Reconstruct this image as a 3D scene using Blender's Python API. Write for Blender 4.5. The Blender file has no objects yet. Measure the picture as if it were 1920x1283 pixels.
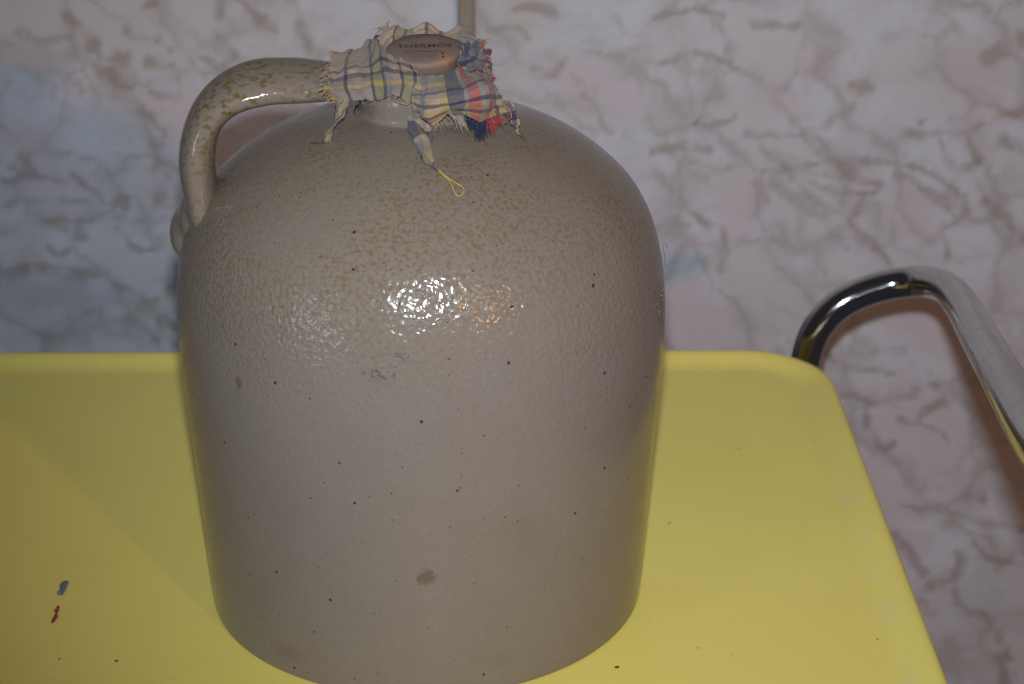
import bpy, bmesh, math, random
import numpy as np
from mathutils import Vector, Matrix

scene = bpy.context.scene
COL = scene.collection
random.seed(7)
RNG = np.random.default_rng(7)

# ------------------------------------------------------------------ camera
PITCH = math.radians(23.32)
FPX = 3730.0
CAM = np.array([0.0412, -0.8458, 0.4909])
FW = np.array([0.0, math.cos(PITCH), -math.sin(PITCH)])
UP = np.array([0.0, math.sin(PITCH), math.cos(PITCH)])
RT = np.array([1.0, 0.0, 0.0])
cam_data = bpy.data.cameras.new('camera')
cam = bpy.data.objects.new('camera', cam_data)
COL.objects.link(cam)
cam.location = CAM
cam.rotation_euler = (math.pi / 2 - PITCH, 0, 0)
cam_data.sensor_width = 23.5
cam_data.lens = FPX * 23.5 / 1920
cam_data.clip_start = 0.02
cam_data.clip_end = 60
cam_data.dof.use_dof = True
cam_data.dof.focus_distance = 0.83
cam_data.dof.aperture_fstop = 10.5
scene.camera = cam

# ------------------------------------------------------------------ world and lamps
world = bpy.data.worlds.new('World')
scene.world = world
world.use_nodes = True
bg = world.node_tree.nodes['Background']
bg.inputs[0].default_value = (0.80, 0.82, 1.0, 1)
bg.inputs[1].default_value = 0.040


def lamp(name, kind, loc, energy, color, target=None, **kw):
    d = bpy.data.lights.new(name, kind)
    d.energy = energy
    d.color = color
    for k, v in kw.items():
        setattr(d, k, v)
    o = bpy.data.objects.new(name, d)
    COL.objects.link(o)
    o.location = loc
    if target is not None:
        v = Vector(target) - Vector(loc)
        o.rotation_euler = v.to_track_quat('-Z', 'Y').to_euler()
    return o


flash_pos = CAM + UP * 0.056
lamp('camera_flash', 'SPOT', flash_pos, 36.0, (0.84, 0.92, 1.0), target=(0.14, 0.28, 0.10),
     spot_size=math.radians(57), spot_blend=1.0, shadow_soft_size=0.012)
lamp('ceiling_bulb', 'POINT', (2.38, -3.86, 1.45), 150.0, (1.0, 0.46, 0.15), shadow_soft_size=0.11)
lamp('window_light', 'AREA', (-1.75, -1.75, 0.42), 6.5, (0.80, 0.88, 1.0), target=(0, 0, 0.12),
     shape='RECTANGLE', size=0.50, size_y=0.44)

scene.view_settings.view_transform = 'Standard'
scene.view_settings.look = 'None'
scene.view_settings.gamma = 1.0
scene.view_settings.exposure = 0.0
scene.view_settings.use_curve_mapping = False
scene.render.engine = 'CYCLES'
scene.cycles.use_denoising = True
scene.cycles.max_bounces = 8
scene.cycles.caustics_reflective = False
scene.cycles.caustics_refractive = False


# ------------------------------------------------------------------ helpers
def ray(px, py):
    return FW + (px - 960) / FPX * RT + (641.5 - py) / FPX * UP


def at_y(px, py, y):
    d = ray(px, py)
    return CAM + d * ((y - CAM[1]) / d[1])


def at_z(px, py, z):
    d = ray(px, py)
    return CAM + d * ((z - CAM[2]) / d[2])


def obj(name, mesh, mat=None, parent=None, smooth=True):
    o = bpy.data.objects.new(name, mesh)
    COL.objects.link(o)
    if mat is not None:
        mesh.materials.append(mat)
    if smooth:
        mesh.polygons.foreach_set('use_smooth', [True] * len(mesh.polygons))
    if parent is not None:
        o.parent = parent
        o.matrix_parent_inverse = Matrix.Translation(-Vector(parent.location))
    return o


def thing(name, label, cat, loc=(0, 0, 0)):
    o = bpy.data.objects.new(name, None)
    COL.objects.link(o)
    o.location = loc
    o.empty_display_size = 0.02
    o['label'] = label
    o['category'] = cat
    return o


def mesh_from(name, verts, faces):
    m = bpy.data.meshes.new(name)
    m.from_pydata([tuple(v) for v in verts], [], faces)
    m.validate()
    m.update()
    return m


def spline(pts, n, closed=False):
    """Catmull-Rom through points (any dimension), n samples."""
    P = np.asarray(pts, float)
    k = len(P)
    if closed:
        t = np.linspace(0, k, n, endpoint=False)
        idx = lambda i: np.mod(i, k)
    else:
        t = np.linspace(0, k - 1, n)
        idx = lambda i: np.clip(i, 0, k - 1)
    i = np.floor(t).astype(int)
    if not closed:
        i = np.clip(i, 0, k - 2)
    u = (t - i)[:, None]
    p0, p1, p2, p3 = P[idx(i - 1)], P[idx(i)], P[idx(i + 1)], P[idx(i + 2)]
    if not closed:
        p0 = np.where((i == 0)[:, None], 2 * p1 - p2, p0)
        p3 = np.where((i == k - 2)[:, None], 2 * p2 - p1, p3)
    return 0.5 * ((2 * p1) + (-p0 + p2) * u + (2 * p0 - 5 * p1 + 4 * p2 - p3) * u ** 2
                  + (-p0 + 3 * p1 - 3 * p2 + p3) * u ** 3)


def tube_geo(path, radii, seg=8, squash=None, up=None, twist=None):
    """verts, faces of a tube along a path; radii scalar, (n,) or (n,2)."""
    P = np.asarray(path, float)
    n = len(P)
    r = np.asarray(radii, float)
    if r.ndim == 0:
        r = np.full((n, 2), float(r))
    elif r.ndim == 1:
        r = np.stack([r, r], 1)
    T = np.gradient(P, axis=0)
    T /= np.linalg.norm(T, axis=1)[:, None] + 1e-12
    u0 = np.array(up if up is not None else (0.13, 0.31, 0.94), float)
    A = np.zeros_like(P)
    prev = u0
    for i in range(n):
        ref = u0 if up is not None else prev
        a = ref - T[i] * (ref @ T[i])
        if np.linalg.norm(a) < 1e-4:
            a = np.cross(T[i], (1, 0, 0.3))
        a /= np.linalg.norm(a)
        A[i] = a
        prev = a
    B = np.cross(T, A)
    if twist is not None:
        c, s = np.cos(twist)[:, None], np.sin(twist)[:, None]
        A, B = A * c + B * s, B * c - A * s
    th = np.linspace(0, 2 * np.pi, seg, endpoint=False)
    V = P[:, None] + A[:, None] * (r[:, 0, None] * np.cos(th))[..., None] + B[:, None] * (r[:, 1, None] * np.sin(th))[..., None]
    V = V.reshape(-1, 3)
    F = []
    for i in range(n - 1):
        for j in range(seg):
            k = (j + 1) % seg
            F.append((i * seg + j, i * seg + k, (i + 1) * seg + k, (i + 1) * seg + j))
    F.append(tuple(range(seg - 1, -1, -1)))
    F.append(tuple((n - 1) * seg + j for j in range(seg)))
    return V, F


def merge(geos):
    V, F, o = [], [], 0
    for v, f in geos:
        V.append(np.asarray(v))
        F += [tuple(i + o for i in q) for q in f]
        o += len(v)
    return np.concatenate(V), F


def vnoise(x, y, scale, seed, octaves=1, rough=0.5):
    """smooth value noise in -1..1 on arrays."""
    out = 0
    amp = 1.0
    tot = 0
    for o in range(octaves):
        g = np.random.default_rng(seed + 31 * o).random((257, 257)) * 2 - 1
        fx, fy = x * scale * 2 ** o + 400.3, y * scale * 2 ** o + 400.7
        ix, iy = np.floor(fx).astype(int), np.floor(fy).astype(int)
        u, v = fx - ix, fy - iy
        u = u * u * (3 - 2 * u)
        v = v * v * (3 - 2 * v)
        a, b = g[ix % 256, iy % 256], g[(ix + 1) % 256, iy % 256]
        c, d = g[ix % 256, (iy + 1) % 256], g[(ix + 1) % 256, (iy + 1) % 256]
        out = out + amp * ((a * (1 - u) + b * u) * (1 - v) + (c * (1 - u) + d * u) * v)
        tot += amp
        amp *= rough
    return out / tot


# ------------------------------------------------------------------ materials
class NT:
    def __init__(self, name):
        self.m = bpy.data.materials.new(name)
        self.m.use_nodes = True
        self.t = self.m.node_tree
        self.b = self.t.nodes['Principled BSDF']

    def n(self, typ, **kw):
        nd = self.t.nodes.new(typ)
        for k, v in kw.items():
            if k.startswith('i_'):
                key = k[2:]
                key = int(key) if key.isdigit() else key.replace('_', ' ')
                nd.inputs[key].default_value = v
            else:
                setattr(nd, k, v)
        return nd

    def l(self, a, b):
        self.t.links.new(a, b)

    def ramp(self, fac, stops, interp='LINEAR'):
        r = self.n('ShaderNodeValToRGB')
        r.color_ramp.interpolation = interp
        e = r.color_ramp.elements
        while len(e) < len(stops):
            e.new(0.5)
        for k, (p, c) in enumerate(stops):
            e[k].position = p
            e[k].color = (c, c, c, 1) if np.isscalar(c) else (*c, 1)
        self.l(fac, r.inputs[0])
        return r.outputs[0]

    def mix(self, fac, a, b, blend='MIX'):
        x = self.n('ShaderNodeMix', data_type='RGBA', blend_type=blend)
        for v, i in ((fac, 0), (a, 6), (b, 7)):
            if hasattr(v, 'links'):
                self.l(v, x.inputs[i])
            else:
                x.inputs[i].default_value = v if i == 0 else (*v, 1)
        return x.outputs[2]

    def math(self, op, a, b=None, clamp=False):
        x = self.n('ShaderNodeMath', operation=op, use_clamp=clamp)
        for v, i in ((a, 0), (b, 1)):
            if v is None:
                continue
            if hasattr(v, 'links'):
                self.l(v, x.inputs[i])
            else:
                x.inputs[i].default_value = v
        return x.outputs[0]

    def noise(self, vec, scale, detail=2, rough=0.5):
        x = self.n('ShaderNodeTexNoise')
        x.inputs['Scale'].default_value = scale
        x.inputs['Detail'].default_value = detail
        x.inputs['Roughness'].default_value = rough
        self.l(vec, x.inputs['Vector'])
        return x.outputs['Fac']

    def objco(self):
        return self.n('ShaderNodeTexCoord').outputs['Object']


def set_in(b, **kw):
    for k, v in kw.items():
        b.inputs[k.replace('_', ' ')].default_value = v


# ---- wall laminate: printed marble colours live in a colour attribute
def make_wall_mat():
    k = NT('marble_laminate')
    at = k.n('ShaderNodeAttribute', attribute_name='marble')
    co = k.objco()
    f = k.noise(co, 260, 3, 0.6)
    c = k.mix(k.math('MULTIPLY', f, 0.22), at.outputs['Color'], (0.36, 0.34, 0.36))
    k.l(c, k.b.inputs['Base Color'])
    set_in(k.b, Roughness=0.42)
    k.b.inputs['Specular IOR Level'].default_value = 0.25
    return k.m


# ---- stoneware
def make_stoneware(handle=False):
    k = NT('stoneware_handle_glaze' if handle else 'stoneware_salt_glaze')
    co = k.objco()
    sep = k.n('ShaderNodeSeparateXYZ')
    k.l(co, sep.inputs[0])
    z = sep.outputs['Z']
    big = k.noise(co, 9, 3)
    med = k.noise(co, 45, 4, 0.6)
    fine = k.noise(co, 900, 2, 0.7)
    base = k.mix(k.ramp(big, [(0.35, 0), (0.68, 1)]), (0.200, 0.174, 0.158), (0.202, 0.170, 0.144))
    up = k.n('ShaderNodeMapRange', i_1=0.13, i_2=0.215)
    k.l(z, up.inputs[0])
    base = k.mix(k.math('MULTIPLY', up.outputs[0], 0.55), base, (0.188, 0.148, 0.106))
    base = k.mix(k.math('MULTIPLY', k.ramp(med, [(0.4, 0), (0.75, 1)]), 0.30), base, (0.172, 0.148, 0.126))
    base = k.mix(k.ramp(fine, [(0.3, 0.26), (0.7, 0.0)]), base, (0.10, 0.085, 0.072))
    # olive-brown ash flecks of the salt glaze, thickest around the shoulder
    mp = k.n('ShaderNodeMapping')
    mp.inputs['Scale'].default_value = (0.75, 1, 1.1) if handle else (1, 1, 1.15)
    k.l(co, mp.inputs[0])
    flk = k.noise(mp.outputs[0], 400 if handle else 540, 1.5, 0.5)
    flm = k.ramp(flk, [(0.46, 0), (0.66, 1)] if not handle else [(0.50, 0), (0.68, 1)])
    patch = k.noise(co, 21, 2)
    pm = k.ramp(patch, [(0.30, 0.25), (0.55, 1)])
    if handle:
        zone = k.n('ShaderNodeMapRange', i_1=0.19, i_2=0.24, i_3=0.25, i_4=0.95)
        k.l(z, zone.inputs[0])
        m = k.math('MULTIPLY', k.math('MULTIPLY', flm, zone.outputs[0]), k.math('ADD', k.math('MULTIPLY', pm, 0.6), 0.4))
        col = k.mix(m, base, (0.105, 0.075, 0.018))
    else:
        zone = k.n('ShaderNodeMapRange', i_1=0.148, i_2=0.196)
        k.l(k.math('ADD', z, k.math('MULTIPLY', k.math('SUBTRACT', patch, 0.5), 0.05)), zone.inputs[0])
        m = k.math('MULTIPLY', k.math('MULTIPLY', flm, zone.outputs[0]), k.math('MULTIPLY', pm, k.ramp(k.math('MULTIPLY', z, 4.0), [(0.925, 0.68), (0.94, 0.08)])))
        col = k.mix(m, base, (0.132, 0.090, 0.032))
    # iron specks of several sizes
    for sc, th, keep in ((80, 0.060, 0.60), (210, 0.080, 0.36), (40, 0.036, 0.34)):
        v = k.n('ShaderNodeTexVoronoi')
        v.inputs['Scale'].default_value = sc
        k.l(co, v.inputs['Vector'])
        rsep = k.n('ShaderNodeSeparateColor')
        k.l(v.outputs['Color'], rsep.inputs[0])
        near = k.math('LESS_THAN', v.outputs['Distance'], th)
        sel = k.math('LESS_THAN', rsep.outputs[0], keep)
        col = k.mix(k.math('MULTIPLY', k.math('MULTIPLY', near, sel), 0.86), col, (0.018, 0.013, 0.010))
    if not handle:
        # rusty stain, grey scuff and a few pink-brown blushes with their own outlines
        nz_f = k.noise(co, 420, 3, 0.65)
        nz_c = k.noise(co, 110, 3, 0.65)
        for px, py, r, cc, st, asp, kind in ((800, 1083, 0.0050, (0.112, 0.076, 0.050), 0.8, 1.0, 0),
                                             (705, 703, 0.0085, (0.085, 0.080, 0.078), 0.8, 0.5, 1),
                                             (750, 674, 0.0070, (0.085, 0.082, 0.080), 0.7, 0.6, 1),
                                             (448, 718, 0.0024, (0.100, 0.070, 0.050), 0.7, 1.5, 0),
                                             (870, 790, 0.0110, (0.200, 0.148, 0.130), 0.5, 1.5, 2),
                                             (985, 1010, 0.0150, (0.150, 0.118, 0.086), 0.4, 0.9, 2),
                                             (640, 850, 0.0280, (0.190, 0.150, 0.134), 0.4, 0.6, 2),
                                             (545, 1225, 0.0120, (0.105, 0.078, 0.060), 0.25, 0.5, 2),
                                             (935, 1235, 0.0140, (0.120, 0.088, 0.056), 0.18, 0.4, 2)):
            P = hit_jug(px, py)
            sb = k.n('ShaderNodeVectorMath', operation='SUBTRACT')
            k.l(co, sb.inputs[0])
            sb.inputs[1].default_value = tuple(P)
            ml = k.n('ShaderNodeVectorMath', operation='MULTIPLY')
            k.l(sb.outputs[0], ml.inputs[0])
            ml.inputs[1].default_value = (1, 1, 1 / asp)
            ln = k.n('ShaderNodeVectorMath', operation='LENGTH')
            k.l(ml.outputs[0], ln.inputs[0])
            nz = nz_c if kind == 2 else nz_f
            dd = k.math('ADD', k.math('DIVIDE', ln.outputs['Value'], r), k.math('MULTIPLY', k.math('SUBTRACT', nz, 0.5), (2.0, 5.5, 1.8)[kind]))
            mk = k.ramp(dd, ([(0.55, 1), (0.98, 0)], [(0.0, 1), (0.25, 0)], [(0.0, 1), (1.0, 0)])[kind])
            col = k.mix(k.math('MULTIPLY', mk, st), col, cc)
    k.l(col, k.b.inputs['Base Color'])
    # orange-peel relief
    v = k.n('ShaderNodeTexVoronoi', feature='F1')
    v.inputs['Scale'].default_value = 400 if not handle else 300
    wob = k.n('ShaderNodeTexNoise')
    wob.inputs['Scale'].default_value = 160
    k.l(co, wob.inputs['Vector'])
    wm = k.mix(0.006, co, wob.outputs['Color'], 'ADD')
    k.l(wm, v.inputs['Vector'])
    hgt = k.math('ADD', k.math('MULTIPLY', v.outputs['Distance'], 1.0), k.math('MULTIPLY', k.noise(co, 620, 2), 0.25))
    bp = k.n('ShaderNodeBump')
    if handle:
        bp.inputs['Strength'].default_value = 0.12
    else:
        bst = k.n('ShaderNodeMapRange', i_1=0.118, i_2=0.165, i_3=0.12, i_4=0.40)
        k.l(z, bst.inputs[0])
        bdn = k.n('ShaderNodeMapRange', i_1=0.190, i_2=0.212, i_3=1.0, i_4=0.42)
        k.l(z, bdn.inputs[0])
        k.l(k.math('MULTIPLY', bst.outputs[0], bdn.outputs[0]), bp.inputs['Strength'])
    bp.inputs['Distance'].default_value = 0.0007
    k.l(hgt, bp.inputs['Height'])
    bp2 = k.n('ShaderNodeBump')
    bp2.inputs['Strength'].default_value = 0.07 if handle else 0.2
    bp2.inputs['Distance'].default_value = 0.003
    k.l(k.noise(co, 28, 2), bp2.inputs['Height'])
    k.l(bp2.outputs[0], bp.inputs['Normal'])
    k.l(bp.outputs[0], k.b.inputs['Normal'])
    rg = k.ramp(k.noise(co, 60, 3), [(0.3, 0.07 if handle else 0.12), (0.75, 0.15 if handle else 0.25)])
    k.l(rg, k.b.inputs['Roughness'])
    k.b.inputs['Specular IOR Level'].default_value = 0.28
    return k.m


def make_enamel():
    k = NT('yellow_enamel')
    co = k.objco()
    n1 = k.noise(co, 7, 3)
    n2 = k.noise(co, 34, 4, 0.65)
    c = k.mix(k.ramp(n1, [(0.35, 0), (0.7, 1)]), (0.865, 0.735, 0.180), (0.845, 0.705, 0.165))
    c = k.mix(k.math('MULTIPLY', k.ramp(n2, [(0.5, 0), (0.8, 1)]), 0.18), c, (0.72, 0.59, 0.17))
    # worn pale rubbing where the tray turns up into its rim (height above the flat)
    sep = k.n('ShaderNodeSeparateXYZ')
    k.l(co, sep.inputs[0])
    rim = k.ramp(k.math('MULTIPLY', sep.outputs['Z'], 100), [(0.01, 0), (0.06, 1), (0.22, 1), (0.40, 0)])
    wear = k.math('MULTIPLY', rim, k.ramp(k.noise(co, 40, 4, 0.7), [(0.50, 0), (0.72, 0.30)]))
    c = k.mix(wear, c, (0.68, 0.62, 0.42))
    for sc, th, keep in ((34, 0.028, 0.35), (85, 0.045, 0.16)):
        v = k.n('ShaderNodeTexVoronoi')
        v.inputs['Scale'].default_value = sc
        k.l(co, v.inputs['Vector'])
        s2 = k.n('ShaderNodeSeparateColor')
        k.l(v.outputs['Color'], s2.inputs[0])
        mk = k.math('MULTIPLY', k.ramp(v.outputs['Distance'], [(th * 0.3, 1), (th, 0)]), k.math('LESS_THAN', s2.outputs[0], keep))
        c = k.mix(k.math('MULTIPLY', mk, 0.7), c, (0.12, 0.09, 0.03))
    # old cup ring and faint scratches near the left of the jug
    P = at_z(255, 1205, 0)
    sb = k.n('ShaderNodeVectorMath', operation='DISTANCE')
    k.l(co, sb.inputs[0])
    sb.inputs[1].default_value = tuple(P)
    ringd = k.math('ABSOLUTE', k.math('SUBTRACT', sb.outputs['Value'], 0.036))
    rm = k.math('MULTIPLY', k.ramp(k.math('MULTIPLY', ringd, 100), [(0.02, 1), (0.14, 0)]), k.ramp(k.noise(co, 22, 2), [(0.50, 0), (0.66, 0.16)]))
    c = k.mix(rm, c, (0.40, 0.30, 0.08))
    k.l(c, k.b.inputs['Base Color'])
    k.l(k.ramp(n2, [(0.3, 0.34), (0.75, 0.48)]), k.b.inputs['Roughness'])
    bp = k.n('ShaderNodeBump')
    bp.inputs['Strength'].default_value = 0.10
    bp.inputs['Distance'].default_value = 0.001
    k.l(k.noise(co, 120, 3), bp.inputs['Height'])
    k.l(bp.outputs[0], k.b.inputs['Normal'])
    k.b.inputs['Specular IOR Level'].default_value = 0.35
    return k.m


def make_chrome():
    k = NT('worn_chrome')
    co = k.objco()
    set_in(k.b, Metallic=1.0)
    n = k.noise(co, 60, 4, 0.7)
    k.l(k.mix(k.ramp(n, [(0.4, 0), (0.7, 1)]), (0.46, 0.45, 0.45), (0.37, 0.36, 0.355)), k.b.inputs['Base Color'])
    # the grip run towards the front is dulled by use
    sep = k.n('ShaderNodeSeparateXYZ')
    k.l(co, sep.inputs[0])
    dull = k.n('ShaderNodeMapRange', i_1=0.26, i_2=0.20, i_3=0.0, i_4=0.06)
    k.l(sep.outputs['Y'], dull.inputs[0])
    k.l(k.math('ADD', k.ramp(n, [(0.35, 0.075), (0.75, 0.15)]), dull.outputs[0]), k.b.inputs['Roughness'])
    return k.m


CREAM = (0.315, 0.230, 0.172)
NAVY = (0.012, 0.016, 0.045)
GREY = (0.150, 0.145, 0.138)
GOLD = (0.30, 0.215, 0.078)
OLIV = (0.21, 0.19, 0.070)
RED = (0.29, 0.034, 0.046)
BLUE = (0.014, 0.022, 0.070)
WARP = [(0.0, CREAM), (0.072, NAVY), (0.088, CREAM), (0.176, NAVY), (0.190, OLIV), (0.229, NAVY), (0.244, GREY), (0.27, CREAM),
        (0.320, NAVY), (0.334, GOLD), (0.380, NAVY), (0.396, CREAM), (0.46, GREY), (0.52, CREAM), (0.615, GOLD), (0.665, BLUE), (0.765, GREY), (0.785, RED),
        (0.835, GREY), (0.875, RED), (0.905, CREAM), (0.942, NAVY), (0.962, CREAM), (0.985, GOLD)]
WEFT = [(0.0, CREAM), (0.238, NAVY), (0.254, CREAM), (0.296, NAVY), (0.322, GREY), (0.366, GOLD), (0.396, GREY), (0.46, GREY),
        (0.50, GREY), (0.585, GOLD), (0.615, GREY), (0.66, NAVY), (0.672, GREY), (0.70, CREAM), (0.745, NAVY), (0.770, CREAM), (0.80, GOLD), (0.835, NAVY), (0.858, GOLD), (0.93, GREY), (0.96, CREAM)]


def make_plaid():
    k = NT('plaid_cotton')
    uv = k.n('ShaderNodeUVMap', uv_map='UVMap').outputs[0]
    co = k.objco()
    nz = k.n('ShaderNodeTexNoise')
    nz.inputs['Scale'].default_value = 420
    k.l(co, nz.inputs['Vector'])
    warp = k.mix(0.008, uv, nz.outputs['Color'], 'ADD')
    s = k.n('ShaderNodeSeparateXYZ')
    k.l(warp, s.inputs[0])
    a = k.ramp(s.outputs['X'], WARP, 'CONSTANT')
    b = k.ramp(s.outputs['Y'], WEFT, 'CONSTANT')
    s0 = k.n('ShaderNodeSeparateXYZ')
    k.l(uv, s0.inputs[0])
    # diagonal twill: which yarn lies on top
    tw = k.math('SINE', k.math('MULTIPLY', k.math('ADD', s0.outputs['X'], k.math('MULTIPLY', s0.outputs['Y'], 1.35)), 620))
    c = k.mix(k.math('ADD', k.math('MULTIPLY', tw, 0.20), 0.5), a, b)
    c = k.mix(0.42, c, k.mix(1.0, a, b, 'DARKEN'))
    grime = k.noise(co, 90, 4, 0.6)
    c = k.mix(k.ramp(grime, [(0.35, 0.04), (0.75, 0.34)]), c, (0.18, 0.148, 0.118))
    k.l(c, k.b.inputs['Base Color'])
    set_in(k.b, Roughness=0.9)
    k.b.inputs['Specular IOR Level'].default_value = 0.1
    k.b.inputs['Sheen Weight'].default_value = 0.15
    bp = k.n('ShaderNodeBump')
    bp.inputs['Strength'].default_value = 0.35
    bp.inputs['Distance'].default_value = 0.0006
    k.l(k.math('ADD', k.math('MULTIPLY', tw, 0.25), k.noise(co, 380, 3)), bp.inputs['Height'])
    cr = k.n('ShaderNodeTexNoise')
    cr.inputs['Scale'].default_value = 120
    cr.inputs['Detail'].default_value = 3
    cr.inputs['Distortion'].default_value = 1.2
    k.l(co, cr.inputs['Vector'])
    bc = k.n('ShaderNodeBump')
    bc.inputs['Strength'].default_value = 0.5
    bc.inputs['Distance'].default_value = 0.003
    k.l(cr.outputs['Fac'], bc.inputs['Height'])
    k.l(bc.outputs[0], bp.inputs['Normal'])
    k.l(bp.outputs[0], k.b.inputs['Normal'])
    return k.m


def plain(name, col, rough=0.8, noise=0.3, scale=200, dark=None):
    k = NT(name)
    co = k.objco()
    d = dark if dark else tuple(c * 0.55 for c in col)
    k.l(k.mix(k.math('MULTIPLY', k.ramp(k.noise(co, scale, 3, 0.6), [(0.4, 0), (0.7, 1)]), noise), col, d), k.b.inputs['Base Color'])
    set_in(k.b, Roughness=rough)
    return k.m


def make_cork():
    k = NT('old_brown_stopper')
    co = k.objco()
    n = k.noise(co, 180, 4, 0.65)
    c = k.mix(k.ramp(n, [(0.35, 0), (0.7, 1)]), (0.178, 0.130, 0.107), (0.208, 0.152, 0.124))
    # paler worn orange patch on the right of the top
    d = k.n('ShaderNodeVectorMath', operation='DISTANCE')
    k.l(co, d.inputs[0])
    d.inputs[1].default_value = (0.0095, -0.0105, -0.001)
    pm = k.ramp(k.math('ADD', k.math('MULTIPLY', d.outputs['Value'], 100), k.math('MULTIPLY', k.math('SUBTRACT', k.noise(co, 260, 3), 0.5), 0.9)), [(0.35, 0.85), (0.70, 0)])
    c = k.mix(pm, c, (0.27, 0.145, 0.092))
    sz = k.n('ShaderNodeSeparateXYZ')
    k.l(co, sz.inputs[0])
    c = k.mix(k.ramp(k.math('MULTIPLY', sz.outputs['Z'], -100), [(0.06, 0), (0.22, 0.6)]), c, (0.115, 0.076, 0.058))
    k.l(c, k.b.inputs['Base Color'])
    set_in(k.b, Roughness=0.92)
    k.b.inputs['Specular IOR Level'].default_value = 0.15
    bp = k.n('ShaderNodeBump')
    bp.inputs['Strength'].default_value = 0.5
    bp.inputs['Distance'].default_value = 0.0006
    k.l(k.noise(co, 420, 4, 0.7), bp.inputs['Height'])
    k.l(bp.outputs[0], k.b.inputs['Normal'])
    return k.m


# ------------------------------------------------------------------ jug profile
PROF = spline([(0.1014, 0.0), (0.1030, 0.0007), (0.1036, 0.0028), (0.1044, 0.0150), (0.1052, 0.030), (0.1066, 0.055), (0.1080, 0.080), (0.1097, 0.105), (0.1110, 0.130),
               (0.1111, 0.148), (0.1096, 0.166), (0.1054, 0.184), (0.0985, 0.1985), (0.0890, 0.2095), (0.0760, 0.2200), (0.0620, 0.2277),
               (0.0480, 0.2330), (0.0360, 0.2362), (0.0285, 0.2376)], 120)


def jug_r(z):
    i = np.argmin(np.abs(PROF[:, 1] - z))
    return PROF[i, 0]


def jug_z(r):
    top = PROF[PROF[:, 1] > 0.14]
    return np.interp(r, top[::-1, 0], top[::-1, 1])


def hit_jug(px, py, lift=0.0):
    d = ray(px, py)
    d = d / np.linalg.norm(d)
    for t in np.arange(0.6, 1.15, 0.0004):
        P = CAM + d * t
        rr = math.hypot(P[0], P[1])
        if 0 < P[2] < 0.2376 and (rr < jug_r(P[2]) + lift if P[2] < 0.14 else P[2] < jug_z(rr) + lift and rr < 0.112 + lift):
            return P
    return CAM + d * 0.86


def lathe(profile, seg=160, wob=0.0, cap=True):
    P = np.asarray(profile)
    th = np.linspace(0, 2 * np.pi, seg, endpoint=False)
    V = []
    for r, z in P:
        w = 1 + wob * (np.sin(2 * th + 0.7 + 3 * z) + 0.6 * np.sin(3 * th + 20 * z))
        V.append(np.stack([r * w * np.cos(th), r * w * np.sin(th), np.full(seg, z)], 1))
    V = np.concatenate(V)
    F = []
    for i in range(len(P) - 1):
        for j in range(seg):
            k = (j + 1) % seg
            F.append((i * seg + j, i * seg + k, (i + 1) * seg + k, (i + 1) * seg + j))
    if cap:
        F.append(tuple(range(seg - 1, -1, -1)))
    return V, F


MAT_WALL = make_wall_mat()
MAT_JUG = make_stoneware(False)
MAT_HANDLE = make_stoneware(True)
MAT_ENAMEL = make_enamel()
MAT_CHROME = make_chrome()
MAT_PLAID = make_plaid()
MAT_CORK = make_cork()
MAT_TRIM = plain('taupe_trim', (0.27, 0.225, 0.185), 0.5, 0.25, 60)
MAT_INK = plain('stamped_lettering', (0.055, 0.040, 0.034), 0.8, 0.4, 900)
MAT_PIT = plain('dark_pit', (0.03, 0.02, 0.016), 0.9, 0.3, 900)
MAT_CREAM = plain('cream_thread', (0.34, 0.26, 0.20), 0.9, 0.4, 500)
MAT_NAVY = plain('navy_thread', (0.014, 0.020, 0.058), 0.9, 0.4, 500)
MAT_RED = plain('red_thread', (0.30, 0.035, 0.042), 0.9, 0.3, 500)
MAT_GOLD = plain('yellow_thread', (0.46, 0.31, 0.08), 0.8, 0.3, 500)
MAT_BLUEP = plain('slate_blue_paint', (0.20, 0.235, 0.28), 0.5, 0.8, 350, dark=(0.06, 0.075, 0.10))
MAT_REDP = plain('crimson_paint', (0.36, 0.035, 0.055), 0.5, 0.6, 350, dark=(0.16, 0.02, 0.03))
MAT_CRUMB = plain('dark_crumb', (0.030, 0.022, 0.014), 0.9, 0.5, 600)
MAT_LINT = plain('grey_lint', (0.16, 0.17, 0.17), 0.9, 0.4, 500)

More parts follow.
